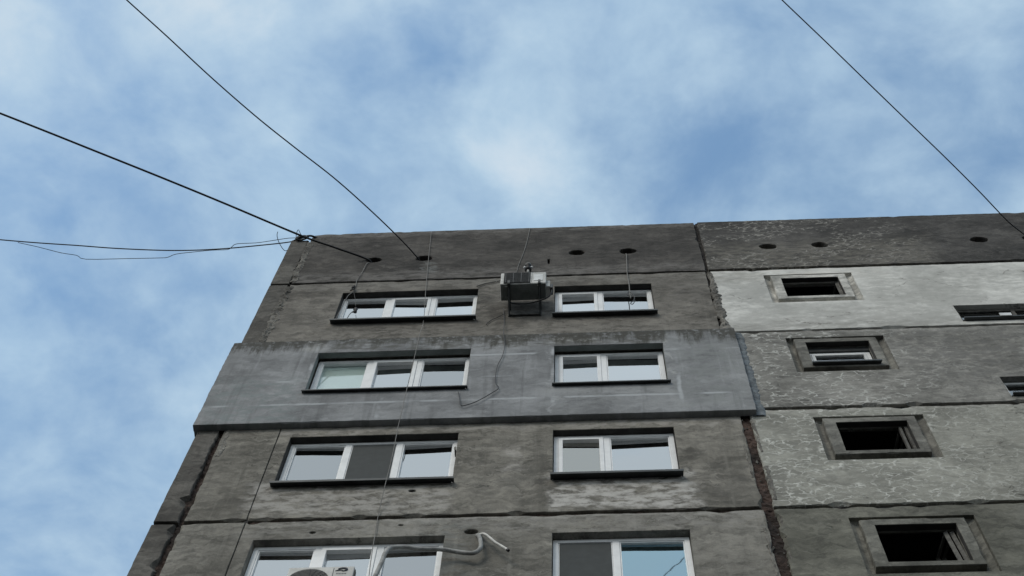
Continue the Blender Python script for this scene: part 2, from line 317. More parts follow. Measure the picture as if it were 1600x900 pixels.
def glass(name, refl, tint=(0.75, 0.80, 0.82), ior=3.2, gtint=(0.97, 0.99, 1.0)):
    m = bpy.data.materials.new(name); m.use_nodes = True
    t = NT(m.node_tree); t.n.clear()
    o = t.new('ShaderNodeOutputMaterial')
    tr = t.new('ShaderNodeBsdfTransparent'); tr.inputs[0].default_value = (*tint, 1)
    gl = t.new('ShaderNodeBsdfGlossy'); gl.inputs['Roughness'].default_value = 0.02
    gl.inputs[0].default_value = (*gtint, 1)
    P = t.new('ShaderNodeTexCoord').outputs['Object']
    b = t.new('ShaderNodeBump'); b.inputs['Strength'].default_value = 0.25; b.inputs['Distance'].default_value = 0.006
    t.put(b.inputs['Height'], t.noise(P, 1.6, 2, 0.4)); t.l.new(b.outputs[0], gl.inputs['Normal'])
    fr = t.new('ShaderNodeFresnel'); fr.inputs[0].default_value = ior
    f = t.math('MULTIPLY', fr.outputs[0], refl, clamp=True)
    mx = t.new('ShaderNodeMixShader'); t.put(mx.inputs[0], f)
    t.l.new(tr.outputs[0], mx.inputs[1]); t.l.new(gl.outputs[0], mx.inputs[2]); t.l.new(mx.outputs[0], o.inputs[0])
    return m
MAT['glass'] = glass('window_glass', 2.2)
MAT['glass_dim'] = glass('window_glass_dim', 1.75)
MAT['glass_bright'] = glass('window_glass_bright', 2.5)
MAT['glass_beige'] = glass('window_glass_beige', 1.9, gtint=(0.86, 0.85, 0.80))
MAT['glass_soft'] = glass('window_glass_soft', 0.35, (0.96, 0.98, 0.98))
MAT['glass_clear'] = glass('window_glass_clear', 1.0)
MAT['glass_blue'] = glass('window_glass_bluish', 2.1, (0.45, 0.62, 0.72), gtint=(0.62, 0.86, 0.98))

# ---------------------------------------------------------------- object helpers
def link(name, me, mat, parent=None, smooth=False):
    o = bpy.data.objects.new(name, me); COL.objects.link(o)
    if mat is not None and not len(me.materials): me.materials.append(mat)
    if parent is not None: o.parent = parent
    if smooth:
        for f in me.polygons: f.use_smooth = True
    return o
def tag(o, label, cat, group=None):
    o['label'] = label; o['category'] = cat
    if group: o['group'] = group
    return o
def thing(name, label, cat, loc=(0, 0, 0), group=None):
    o = bpy.data.objects.new(name, None); COL.objects.link(o); o.location = loc
    o.empty_display_size = 0.3
    return tag(o, label, cat, group)

class MB:
    def __init__(s): s.v = []; s.f = []
    def add(s, vs, fs):
        k = len(s.v); s.v += [tuple(v) for v in vs]; s.f += [tuple(i+k for i in f) for f in fs]
    def box(s, x0, x1, y0, y1, z0, z1):
        s.add([(x0, y0, z0), (x1, y0, z0), (x1, y1, z0), (x0, y1, z0), (x0, y0, z1), (x1, y0, z1), (x1, y1, z1), (x0, y1, z1)],
              [(0, 3, 2, 1), (4, 5, 6, 7), (0, 1, 5, 4), (1, 2, 6, 5), (2, 3, 7, 6), (3, 0, 4, 7)])
    def bar(s, a, b, wd, dp, up=Vector((0, 0, 1))):
        a, b = Vector(a), Vector(b); d = (b-a).normalized(); sd_ = d.cross(up)
        if sd_.length < 1e-4: sd_ = d.cross(Vector((0, 1, 0)))
        sd_.normalize(); u = sd_.cross(d)
        vs = []
        for q in (a, b):
            for i, j in ((-1, -1), (1, -1), (1, 1), (-1, 1)): vs.append(q+sd_*(i*wd/2)+u*(j*dp/2))
        s.add(vs, [(0, 1, 2, 3), (7, 6, 5, 4), (0, 4, 5, 1), (1, 5, 6, 2), (2, 6, 7, 3), (3, 7, 4, 0)])
    def tube(s, pts, r, n=7, caps=True):
        pts = [Vector(p) for p in pts]; rings = []
        prev = None
        for i, p in enumerate(pts):
            d = (pts[min(i+1, len(pts)-1)]-pts[max(i-1, 0)]).normalized()
            if prev is None:
                a = d.cross(Vector((0, 0, 1)))
                if a.length < 1e-3: a = d.cross(Vector((0, 1, 0)))
            else: a = prev - d*prev.dot(d)
            a.normalize(); prev = a; b = d.cross(a)
            rr = r[i] if isinstance(r, (list, tuple)) else r
            rings.append([p+a*(math.cos(2*math.pi*k/n)*rr)+b*(math.sin(2*math.pi*k/n)*rr) for k in range(n)])
        vs = [v for q in rings for v in q]; fs = []
        for i in range(len(pts)-1):
            for k in range(n):
                fs.append((i*n+k, i*n+(k+1) % n, (i+1)*n+(k+1) % n, (i+1)*n+k))
        if caps: fs += [tuple(range(n-1, -1, -1)), tuple((len(pts)-1)*n+k for k in range(n))]
        s.add(vs, fs)
    def lathe(s, prof, centre, axis='z', n=20):
        c = Vector(centre); vs = []; fs = []
        for (r, h) in prof:
            for k in range(n):
                a = 2*math.pi*k/n
                if axis == 'z': vs.append(c+Vector((r*math.cos(a), r*math.sin(a), h)))
                else: vs.append(c+Vector((r*math.cos(a), h, r*math.sin(a))))
        for i in range(len(prof)-1):
            for k in range(n): fs.append((i*n+k, i*n+(k+1) % n, (i+1)*n+(k+1) % n, (i+1)*n+k))
        fs += [tuple(range(n-1, -1, -1)), tuple((len(prof)-1)*n+k for k in range(n))]
        s.add(vs, fs)
    def build(s, name, mat, parent=None, smooth=False, bevel=0.0):
        me = bpy.data.meshes.new(name); me.from_pydata(s.v, [], s.f); me.update()
        bm = bmesh.new(); bm.from_mesh(me); bmesh.ops.recalc_face_normals(bm, faces=bm.faces)
        if bevel: bmesh.ops.bevel(bm, geom=list(bm.edges), offset=bevel, segments=2, profile=0.6, affect='EDGES', clamp_overlap=True)
        bm.to_mesh(me); bm.free()
        return link(name, me, mat, parent, smooth)

def curve(pts, sub=6):
    pts = [Vector(p) for p in pts]; out = []
    for i in range(len(pts)-1):
        p0, p1, p2, p3 = pts[max(i-1, 0)], pts[i], pts[i+1], pts[min(i+2, len(pts)-1)]
        for k in range(sub):
            t = k/sub
            out.append(0.5*((2*p1)+(p2-p0)*t+(2*p0-5*p1+4*p2-p3)*t*t+(3*p1-p0-3*p2+p3)*t**3))
    out.append(pts[-1]); return out

def fr(x, y=0.0, s=0.0): return noise.noise(Vector((x, y, s)))

def panel(name, outer, holes, y0, depth, mat, parent, amp=0.012, chip=0.035, step=0.05, hole_amp=0.004, seed=0.0, soffit=None, label=None, edges=None):
    """slab with an uneven, chipped outline and true openings; outer runs counter-clockwise in (x, z), heights from the joint"""
    loops = []
    for li, poly in enumerate([outer]+list(holes)):
        pts = []; n = len(poly); area = sum(poly[i][0]*poly[(i+1) % n][1]-poly[(i+1) % n][0]*poly[i][1] for i in range(n))
        sgn = 1.0 if area > 0 else -1.0
        a_ = amp if li == 0 else hole_amp
        for i in range(n):
            x0, z0 = poly[i]; x1, z1 = poly[(i+1) % n]
            L = math.hypot(x1-x0, z1-z0); k = max(1, int(L/(step if li == 0 else step*2)))
            nx, nz = -(z1-z0)/L*sgn, (x1-x0)/L*sgn           # towards the polygon's inside
            if li: nx, nz = -nx, -nz                          # an opening is eaten outwards
            es = edges[i] if edges and li == 0 else 1.0
            for q in range(k):
                t = q/k; pts.append([x0+(x1-x0)*t, z0+(z1-z0)*t, nx, nz, es])
        front = []; rim = []
        for i, (x, z, nx, nz, es) in enumerate(pts):
            px, pz = pts[i-1][2], pts[i-1][3]
            if abs(px*nz-pz*nx) > 0.3: nx, nz = nx+px, nz+pz  # a corner
            sx, sz = x*1.0+seed*13.1, z*1.0+seed*7.7
            u = fr(sx*2.2, sz*2.2, 1+seed)*a_*0.9+fr(sx*9, sz*9, 2+seed)*a_*0.7
            u *= es
            c = 0.003+abs(fr(sx*6, sz*6, 3+seed))*a_*1.1*es
            h = fr(sx*3.1, sz*3.1, 5+seed)
            if li == 0 and h > 0.22: c += min(1.0, (h-0.22)*4.5)*chip*es*(0.6+0.6*abs(fr(sx*17, sz*17, 9)))
            rim.append((x+nx*u, z+nz*u)); front.append((x+nx*(u+c), z+nz*(u+c), c))
        loops.append((front, rim))
    v = []; f = []; poly_in = []; base = []
    for front, rim in loops:
        base.append(len(v)); v += [(x, y0, Z0+z) for x, z, c in front]
        poly_in.append([Vector((x, z, 0)) for x, z, c in front])
    for tri in tessellate_polygon(poly_in): f.append(tuple(tri))
    nfront = len(f)
    for (front, rim), b in zip(loops, base):
        n = len(rim); r0 = len(v)
        v += [(x, y0+min(depth*0.5, 0.004+0.9*front[i][2]), Z0+z) for i, (x, z) in enumerate(rim)]
        k0 = len(v); v += [(x, y0+depth, Z0+z) for x, z in rim]
        for i in range(n):
            j = (i+1) % n
            f.append((b+i, b+j, r0+j, r0+i)); f.append((r0+i, r0+j, k0+j, k0+i))
    me = bpy.data.meshes.new(name); me.from_pydata(v, [], f)
    me.materials.append(mat)
    bm = bmesh.new(); bm.from_mesh(me); bmesh.ops.recalc_face_normals(bm, faces=bm.faces)
    bm.faces.ensure_lookup_table()
    avg = sum(bm.faces[i].normal.y for i in range(nfront))
    if avg > 0: bmesh.ops.reverse_faces(bm, faces=bm.faces)
    if soffit is not None:
        me.materials.append(soffit)
        for i in range(nfront, len(bm.faces)):
            fc = bm.faces[i]; c = fc.calc_center_median()
            if abs(fc.normal.y) < 0.3:
                for h in holes:
                    xs = [p[0] for p in h]; zs = [p[1]+Z0 for p in h]
                    if min(xs)-.02 <= c.x <= max(xs)+.02 and min(zs)-.02 <= c.z <= max(zs)+.02: fc.material_index = 1
    bm.to_mesh(me); bm.free()
    o = link(name, me, None, parent)
    if label: o['label'] = label
    return o

def rough_strip(name, a, b, width, y, mat, parent, amp=0.02, bulge=0.0, rag=0.3, cols=6, step=0.03, seed=0.0, gap=0.0):
    """crumbly ribbon from a to b (x, z): filler down in a joint, or mortar smeared over it"""
    a = Vector((a[0], 0, Z0+a[1])); b = Vector((b[0], 0, Z0+b[1])); d = b-a; L = d.length; d /= L
    s = Vector((-d.z, 0, d.x)); n = max(2, int(L/step)); v = []; f = []
    for i in range(n+1):
        t = i/n*L; p = a+d*t
        wl = width/2*(1+rag*(fr(t*3, seed, 1)+0.8*fr(t*11, seed, 2))); wr = width/2*(1+rag*(fr(t*3, seed, 5)+0.8*fr(t*11, seed, 6)))
        sh = fr(t*1.7, seed, 8)*width*0.2*rag
        for k in range(cols+1):
            q = k/cols; off = -wl+(wl+wr)*q+sh
            e = 1-(2*q-1)**2
            yy = y-bulge*e**0.6-amp*(fr(t*9, q*3, 11+seed)+0.6*fr(t*23, q*7, 13+seed))*(0.3+e)
            if bulge and k in (0, cols): yy = y+0.012
            v.append(p+s*off+Vector((0, yy, 0)))
    for i in range(n):
        for k in range(cols):
            g = i*(cols+1)+k; f.append((g, g+1, g+cols+2, g+cols+1))
    me = bpy.data.meshes.new(name); me.from_pydata([tuple(q) for q in v], [], f)
    me.update()
    bm = bmesh.new(); bm.from_mesh(me); bmesh.ops.recalc_face_normals(bm, faces=bm.faces)
    if sum(fc.normal.y for fc in bm.faces) > 0: bmesh.ops.reverse_faces(bm, faces=bm.faces)
    bm.to_mesh(me); bm.free()
    return link(name, me, mat, parent)

def rect(x0, x1, z0, z1): return [(x0, z0), (x1, z0), (x1, z1), (x0, z1)]
def ell(cx, cz, rx, rz, n=18, s=0.0):
    return [(cx+rx*math.cos(2*math.pi*k/n)*(1+0.05*fr(k*0.9, s)), cz+rz*math.sin(2*math.pi*k/n)*(1+0.05*fr(k*0.9, s, 3))) for k in range(n)]

# ---------------------------------------------------------------- ground
me = bpy.data.meshes.new('ground'); G = 1500
me.from_pydata([(-G, -G, 0), (G, -G, 0), (G, G, 0), (-G, G, 0)], [], [(0, 1, 2, 3)])
g = link('ground', me, plain('asphalt_ground', (0.045, 0.044, 0.041), 0.9, var=0.3, scale=2)); g['kind'] = 'structure'

# ---------------------------------------------------------------- the block of flats
B = thing('apartment_building', 'tall weathered grey concrete panel block of flats seen steeply from below', 'building')
XL, XS, XJ, XR = -5.44, -5.09, 2.26, 12.0
core = MB()
core.box(XL+0.02, XR, 0.95, 11, 0.0, Z0+2.2)
core.box(XL+0.02, XR, 0.03, 0.949, 0.0, Z0-11.25)
core.build('rear_wall', MAT['core'], B)
m = MB(); m.box(XL+0.03, XR, 0.27, 11.2, Z0+2.205, Z0+2.33); m.build('roof', MAT['core'], B)
m = MB(); m.box(XL+0.30, XR-.1, 0.93, 0.945, Z0-11.2, Z0+2.2); m.build('interior_wall', MAT['void'], B)
for k in range(5):
    m = MB(); zf = -2.8*k-0.06; m.box(XL+0.38, XR, 0.26, 0.929, Z0+zf-0.16, Z0+zf); m.build('floor_slab', MAT['void'], B)
m = MB()
for xx in (-1.1, 2.25, 5.4): m.box(xx-.08, xx+.08, 0.262, 0.928, Z0-11.2, Z0+2.2)
m.build('partition_wall', MAT['void'], B)

# openings shared by the storeys
WL, WR_ = (-4.07, -1.72), (-0.41, 1.25)
ZT, ZB = -0.52, -1.93
g2 = 0.038
# --- left section
panel('parapet_panel', [(XS+.02, g2), (XJ-.035, g2), (XJ-.03, 2.635), (-4.84, 2.665), (-5.06, 2.60), (XS+.02, 2.40)],
      [ell(-3.72, 1.12, .15, .145, s=1), ell(-2.80, 1.12, .145, .14, s=2), ell(-0.01, 1.17, .145, .14, s=3), ell(0.91, 1.17, .15, .14, s=4),
       rect(-0.535, -0.505, 0.62, 0.86)],
      0.0, 0.24, MAT['parapet'], B, seed=1, amp=0.014, chip=0.05, hole_amp=.014)
panel('wall_panel', rect(XS+.02, XJ-.04, -2.79, -g2), [rect(*WL, ZB, ZT), rect(*WR_, ZB, ZT)], 0.0, 0.24, MAT['upper'], B, seed=2, soffit=MAT['dark_reveal'])
sill_cut = rect(WL[0]-.03, WL[1]+.03, -2.8+ZB-.03, -2.8+ZT+.03)
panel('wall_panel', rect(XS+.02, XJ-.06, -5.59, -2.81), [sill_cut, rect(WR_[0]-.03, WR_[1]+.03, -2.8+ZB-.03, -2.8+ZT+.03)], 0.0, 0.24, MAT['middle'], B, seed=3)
panel('insulation_panel', rect(XL-.06, 2.42, -5.81, -2.85),
      [rect(-4.07, -1.69, -4.84, -3.36), rect(-0.40, 1.27, -4.84, -3.36)], -0.10, 0.099, MAT['insulation'], B, amp=0.008, chip=0.012, seed=4,
      soffit=MAT['soffit'], label='blue-grey rendered insulation panel standing proud of the wall')
m = MB(); m.box(XL-.055, XL-.002, 0.0005, 1.4, Z0-5.80, Z0-2.86); m.build('insulation_return', MAT['insulation'], B)
for q, mat in ((5.6, 'middle'), (8.4, 'lower')):
    zt, zb = -q-g2-(0.005 if q > 6 else 0), -q-2.8+g2
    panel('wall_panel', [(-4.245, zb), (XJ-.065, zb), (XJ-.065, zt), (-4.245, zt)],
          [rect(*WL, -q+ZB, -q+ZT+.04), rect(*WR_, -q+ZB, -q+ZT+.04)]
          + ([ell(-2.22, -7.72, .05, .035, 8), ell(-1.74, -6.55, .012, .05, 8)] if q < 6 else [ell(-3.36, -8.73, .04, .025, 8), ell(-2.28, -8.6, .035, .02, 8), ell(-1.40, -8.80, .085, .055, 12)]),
          0.0, 0.24, MAT[mat], B, seed=q, amp=0.013, chip=0.06, soffit=MAT['dark_reveal'] if q < 6 else None, edges=(1, 1.7, 1, .12))
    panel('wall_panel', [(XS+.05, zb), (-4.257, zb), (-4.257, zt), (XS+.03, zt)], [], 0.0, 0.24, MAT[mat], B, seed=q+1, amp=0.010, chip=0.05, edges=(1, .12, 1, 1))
# --- end wall seen edge on: one strip a storey
for z0, z1, s, dx in ((g2, 2.36, 1, 0.02), (-2.79, -g2, 2, 0.02), (-5.59, -2.81, 3, 0.02), (-8.4+g2, -5.6-g2, 4, 0.045), (-11.2, -8.4-g2, 5, 0.05)):
    panel('corner_panel', rect(XL, XS-dx, z0, z1), [], 0.0, 11.0, MAT['corner'], B, amp=0.02 if s < 4 else 0.026, chip=0.06 if s < 4 else 0.10, seed=20+s, step=0.035, edges=(.4, 1, .4, .12))
# --- right section
NX = (3.19, 4.69)
def niche_holes(j): return [rect(NX[0], NX[1], j-1.58, j-0.30)]
LV = (6.04, 7.9)
panel('parapet_panel', [(XJ+.03, g2), (XR, g2), (XR, 2.55), (XJ+.03, 2.62)],
      [ell(cx, 1.14, .155, .14, s=cx) for cx in (3.45, 4.38, 7.23, 8.16)], -0.012, 0.25, MAT['parapet_right'], B, seed=31, amp=0.014, hole_amp=.014)
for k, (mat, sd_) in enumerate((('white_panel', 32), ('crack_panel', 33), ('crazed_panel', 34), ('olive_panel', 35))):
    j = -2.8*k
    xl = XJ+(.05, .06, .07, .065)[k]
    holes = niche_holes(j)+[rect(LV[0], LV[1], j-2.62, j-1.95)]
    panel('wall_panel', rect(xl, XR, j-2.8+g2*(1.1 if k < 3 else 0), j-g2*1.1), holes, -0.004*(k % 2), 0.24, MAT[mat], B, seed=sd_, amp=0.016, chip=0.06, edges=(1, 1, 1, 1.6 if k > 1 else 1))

# --- joints
for k, (amp, y) in enumerate(((0.012, 0.05), (0.012, 0.05), (0.014, 0.05), (0.018, 0.045))):
    z = -2.8*k
    if k != 1 and k != 2:
        rough_strip('joint_filler', (XS+.03, z), (XJ-.1, z), 0.13, y, MAT['brown' if k == 3 else 'filler'], B, amp=amp, seed=k, rag=0.2, cols=4)
    rough_strip('joint_filler', (XJ+.1, z), (XR, z), 0.14, y, MAT['filler'], B, amp=amp, seed=k+9, rag=0.2, cols=4)
    rough_strip('joint_filler', (XL+.01, z), (XS-.05, z), 0.12, 0.05, MAT['filler'], B, amp=0.01, seed=k+19, rag=0.2, cols=3)
rough_strip('joint_filler', (XJ, 0.0), (XJ-.005, 2.71), 0.16, 0.055, MAT['filler'], B, amp=0.02, seed=41)
rough_strip('joint_filler', (XJ+.01, -2.9), (XJ, 0.05), 0.16, 0.06, MAT['filler'], B, amp=0.02, seed=42)
rough_strip('joint_filler', (XJ+.01, -8.42), (XJ, -5.5), 0.27, 0.04, MAT['brown'], B, amp=0.022, seed=43, cols=10)
rough_strip('joint_filler', (XJ, -11.2), (XJ, -8.4), 0.27, 0.04, MAT['brown'], B, amp=0.022, seed=44, cols=10)
rough_strip('joint_filler', (XJ, -5.6), (XJ, -2.7), 0.26, 0.06, MAT['filler'], B, amp=0.02, seed=45)
rough_strip('joint_filler', (XS-.01, -11.2), (XS-.01, -5.6), 0.22, 0.06, MAT['brown'], B, amp=0.022, seed=46, cols=8)
rough_strip('joint_filler', (XS, -2.9), (XS, 2.35), 0.14, 0.04, MAT['filler'], B, amp=0.02, seed=47)
rough_strip('joint_filler', (-4.251, -11.1), (-4.251, -5.6), 0.05, 0.02, MAT['filler'], B, amp=0.004, seed=48, cols=2)
# mortar smeared over joints
rough_strip('mortar_smear', (XJ+.06, -2.78), (XJ+.02, -1.0), 0.15, 0.0, MAT['mortar'], B, amp=0.02, bulge=0.025, rag=0.75, seed=51, cols=10, step=0.02)
rough_strip('mortar_smear', (XJ+.045, -0.95), (XJ+.03, -0.1), 0.11, 0.01, MAT['mortar'], B, amp=0.02, bulge=0.02, rag=0.85, seed=52, cols=8, step=0.02)
rough_strip('mortar_smear', (2.46, -5.83), (2.455, -2.86), 0.20, -0.002, MAT['grey_mortar'], B, amp=0.010, bulge=0.022, rag=0.35, seed=53, cols=8)
rough_strip('mortar_smear', (XS+.05, 0.1), (XS+.03, 2.2), 0.14, 0.004, MAT['mortar'], B, amp=0.016, bulge=0.016, rag=0.9, seed=54, cols=8, step=0.02)
rough_strip('mortar_smear', (XS-.02, -2.8), (XS+.03, -0.15), 0.17, 0.004, MAT['mortar'], B, amp=0.022, bulge=0.016, rag=0.9, seed=55, cols=8, step=0.02)
rough_strip('mortar_smear', (XS+.10, -6.6), (XS+.10, -5.8), 0.10, 0.006, MAT['mortar'], B, amp=0.012, bulge=0.014, rag=0.9, seed=56, cols=6, step=0.02)
for q, (dx_, za, zb_, wd_) in enumerate(((.10, -6.9, -5.9, .05), (.115, -8.2, -7.3, .07), (-.105, -7.6, -6.7, .04), (-.10, -10.3, -8.9, .05))):
    rough_strip('mortar_smear', (XJ+dx_, za), (XJ+dx_-.005, zb_), wd_, 0.004, MAT['mortar'], B, amp=0.010, bulge=0.010, rag=1.0, seed=80+q, cols=5, step=0.02)
for q in range(3):
    rough_strip('mortar_smear', (XJ+.12+.01*q, -8.4-0.9*q-0.7), (XJ+.12, -8.4-0.9*q-.1), 0.04, 0.02, MAT['mortar'], B, amp=0.012, bulge=0.016, rag=0.9, seed=60+q, cols=5, step=0.02)
# pale crumbs of old mortar left in the brown joint
m = MB()
for q in range(46):
    z = RND.uniform(-11, -5.85); x = XJ+RND.choice((RND.uniform(-.1, .1), RND.uniform(.05, .11))); r = RND.uniform(.008, .026)
    c = Vector((x, 0.03, Z0+z)); vs = [c+Vector((r*RND.uniform(.6, 1.2)*i, r*.8*j, r*RND.uniform(.7, 2.2)*k)) for i, j, k in ((1, 0, 0), (-1, 0, 0), (0, 1, 0), (0, -1, 0), (0, 0, 1), (0, 0, -1))]
    m.add(vs, [(0, 3, 4), (3, 1, 4), (1, 2, 4), (2, 0, 4), (3, 0, 5), (1, 3, 5), (2, 1, 5), (0, 2, 5)])
o = m.build('mortar_crumbs', MAT['mortar'], B); o['kind'] = 'stuff'

# ---------------------------------------------------------------- windows
def ring(mb, x0, x1, z0, z1, t, y0, y1):
    mb.box(x0, x1, y0, y1, z0, z0+t); mb.box(x0, x1, y0, y1, z1-t, z1)
    mb.box(x0, x0+t, y0, y1, z0+t, z1-t); mb.box(x1-t, x1, y0, y1, z0+t, z1-t)

def window(xl, xr, zb, zt, yf, splits, kinds, over=0.09, mat='pvc', lip=0.05, rot_=0.0):
    """frame > sashes, panes, what shows behind them, sill; kinds: f fixed, s opening sash, n net, b blind, c curtain, k bluish"""
    zb0 = zb; zb += 0.045; xl += 0.006; xr -= 0.006; zt -= 0.006
    fm = MB(); t = 0.062
    fm.box(xl, xr, yf, yf+.07, Z0+zb, Z0+zb+t); fm.box(xl, xr, yf, yf+.07, Z0+zt-t, Z0+zt)
    fm.box(xl, xl+t, yf, yf+.07, Z0+zb+t, Z0+zt-t); fm.box(xr-t, xr, yf, yf+.07, Z0+zb+t, Z0+zt-t)
    xs = [xl+t]
    for s in splits:
        x = xl+(xr-xl)*s; fm.box(x-.043, x+.043, yf+.001, yf+.069, Z0+zb+t, Z0+zt-t); xs += [x-.043, x+.043]
    xs.append(xr-t)
    W = fm.build('window', MAT[mat], B, bevel=0.004)
    for i, kind in enumerate(kinds):
        a, b = xs[2*i]+.002, xs[2*i+1]-.002; z0, z1 = Z0+zb+t+.002, Z0+zt-t-.002
        if 's' in kind:
            sm = MB(); ring(sm, a, b, z0, z1, 0.058, yf-.012, yf+.055); sm.build('sash', MAT[mat], W, bevel=0.004)
            a += .058; b -= .058; z0 += .058; z1 -= .058
        else:
            sm = MB(); ring(sm, a, b, z0, z1, 0.016, yf+.012, yf+.06); sm.build('glazing_bead', MAT[mat], W)
            a += .016; b -= .016; z0 += .016; z1 -= .016
        pm = MB(); e1, e2 = RND.uniform(-.006, .006), RND.uniform(-.008, .008)
        pm.add([(a, yf+.048+e1, z0), (b, yf+.048-e1, z0), (b, yf+.054-e1, z0), (a, yf+.054+e1, z0), (a, yf+.048+e1+e2, z1), (b, yf+.048-e1+e2, z1), (b, yf+.054-e1+e2, z1), (a, yf+.054+e1+e2, z1)],
               [(0, 3, 2, 1), (4, 5, 6, 7), (0, 1, 5, 4), (1, 2, 6, 5), (2, 3, 7, 6), (3, 0, 4, 7)])
        P_ = pm.build('pane', MAT['glass_soft' if 'b' in kind or 'c' in kind else 'glass_blue' if 'k' in kind else 'glass_beige' if 'g' in kind else RND.choice(('glass', 'glass', 'glass_dim', 'glass_bright'))], W)
        if 'n' in kind:
            nm = MB(); nm.box(a-.002, b+.002, yf+.004, yf+.008, z0-.002, z1+.002); nm.build('insect_screen', MAT['screen'], W)
        if 'b' in kind or 'c' in kind:
            cm = MB(); n = 40; cv = []; top = z1+.05
            for q in range(n+1):
                x = a-.03+(b-a+.06)*q/n; y = yf+.075+(0.010*math.sin(q*1.3)+.004*math.sin(q*2.9) if 'c' in kind else 0)
                cv += [(x, y, z0-.05), (x, y, top), (x, y+.006, top), (x, y+.006, z0-.05)]
            cm.add(cv, [(4*q+p, 4*q+4+p, 4*q+4+(p+1) % 4, 4*q+(p+1) % 4) for q in range(n) for p in range(4)])
            cm.build('roller_blind' if 'b' in kind else 'curtain', MAT['blind' if 'b' in kind else 'curtain'], W)
    # folded sheet sill: slopes out over the wall face and turns down at the front
    sm = MB(); yb = yf-.002; ys = -0.003 if yf > 0 else yf; yo = -over
    wall = -0.10 if over > 0.12 else 0.0
    zi, ze = Z0+zb0+.043, Z0+zb0+.002
    e = 0.035
    zm = zi+(ze-zi)*((yb-(wall-.002))/(yb-yo))
    sm.add([(xl, yb, zi), (xr, yb, zi), (xr, wall-.002, zm), (xl, wall-.002, zm), (xl, yb, zi-.012), (xr, yb, zi-.012), (xr, wall-.002, zm-.012), (xl, wall-.002, zm-.012)],
           [(0, 1, 2, 3), (7, 6, 5, 4), (0, 4, 5, 1), (2, 6, 7, 3), (1, 5, 6, 2), (3, 7, 4, 0)])
    sm.add([(xl-e, wall-.0025, zm), (xr+e, wall-.0025, zm), (xr+e, yo, ze), (xl-e, yo, ze),
            (xl-e, wall-.0025, zm-.012), (xr+e, wall-.0025, zm-.012), (xr+e, yo+.004, ze-.012), (xl-e, yo+.004, ze-.012)],
           [(0, 1, 2, 3), (7, 6, 5, 4), (0, 4, 5, 1), (1, 5, 6, 2), (3, 7, 4, 0), (2, 6, 7, 3)])
    sm.box(xl-e-.001, xr+e+.001, yo-.003, yo+.0035, ze-lip, ze-.001)
    sm.build('sill', MAT['sill'], W)
    return W

window(*WL, ZB, ZT, 0.115, (.345, .675), ('f', 's', 'f'))
window(*WR_, ZB, ZT, 0.115, (.465,), ('s', 'f'))
window(-4.07, -1.69, -4.84, -3.36, 0.045, (.345, .67), ('b', 's', 'f'), over=0.155, lip=.03)
window(-0.40, 1.27, -4.84, -3.36, 0.045, (.45,), ('s', 'f'), over=0.155, lip=.03)
window(*WL, -5.6+ZB, -5.6+ZT+.04, 0.11, (.35, .655), ('f', 'n', 'f'))
window(*WR_, -5.6+ZB, -5.6+ZT+.04, 0.10, (.44,), ('sg', 'f'), over=.11)
window(*WL, -8.4+ZB, -8.4+ZT+.04, 0.10, (.345, .67), ('f', 's', 'f'))
window(*WR_, -8.4+ZB, -8.4+ZT+.04, 0.10, (.46,), ('n', 'k'))

# slim stair windows at the right border of the photograph
def stair_window(j, pale):
    x0, x1, z0, z1 = LV[0], LV[1], j-2.62, j-1.95
    fm = MB(); ring(fm, x0+.005, x1-.005, Z0+z0+.05, Z0+z1-.005, .06, .09, .14)
    for xx in ((x0+x1)/2,): fm.box(xx-.03, xx+.03, .091, .139, Z0+z0+.11, Z0+z1-.065)
    W = fm.build('window', MAT['pvc_old' if pale else 'wood'], B, bevel=.004)
    for a, b in ((x0+.066, (x0+x1)/2-.031), ((x0+x1)/2+.031, x1-.066)):
        pm = MB(); pm.box(a, b, .112, .117, Z0+z0+.111, Z0+z1-.066); pm.build('pane', MAT['glass_clear'], W)
    sm = MB(); sm.box(x0+.02, x1+.05, -.06, -.006, Z0+z0+.015, Z0+z0+.045); sm.box(x0+.006, x1-.006, -.0055, .088, Z0+z0+.018, Z0+z0+.047)
    sm.build('sill', MAT['sill'], W)
stair_window(0, False); stair_window(-2.8, True); stair_window(-5.6, False); stair_window(-8.4, False)
m = MB(); m.box(6.62, 6.80, -.075, -.062, Z0-2.60, Z0-2.50); m.build('sill_patch', MAT['pvc_old'], B)

# ---------------------------------------------------------------- framed niches of the right section
def niche(k, mat):
    j = -2.8*k; x0, x1, z0, z1 = NX[0], NX[1], j-1.58, j-.30
    hx0, hx1, hz0, hz1 = 3.47, 4.43, j-1.33, j-.49
    # channel floor: sunk plate whose outer border slopes up to the wall
    v = []
    for (a, b, c, d, y) in ((x0-.004, x1+.004, z0-.004, z1+.004, .045), (x0+.075, x1-.075, z0+.03, z1-.035, .085), (hx0, hx1, hz0, hz1, .0855), (hx0, hx1, hz0, hz1, .11)):
        v += [(a, y, Z0+c), (b, y, Z0+c), (b, y, Z0+d), (a, y, Z0+d)]
    mb = MB(); mb.add(v, [(4*r+i, 4*r+(i+1) % 4, 4*r+4+(i+1) % 4, 4*r+4+i) for r in range(3) for i in range(4)])
    N = mb.build('niche', mat, B)
    # raised inner surround
    o = panel('surround', rect(x0+.115, x1-.125, z0+.150, z1-.055), [rect(hx0-.003, hx1+.003, hz0-.003, hz1+.003)], -0.006, 0.088, mat, N, amp=.006, chip=.02, seed=70+k, soffit=MAT['dark_reveal'])
    return N
n9 = niche(0, MAT['niche_white']); n8 = niche(1, MAT['niche']); n7 = niche(2, MAT['niche']); n6 = niche(3, MAT['niche_dark'])
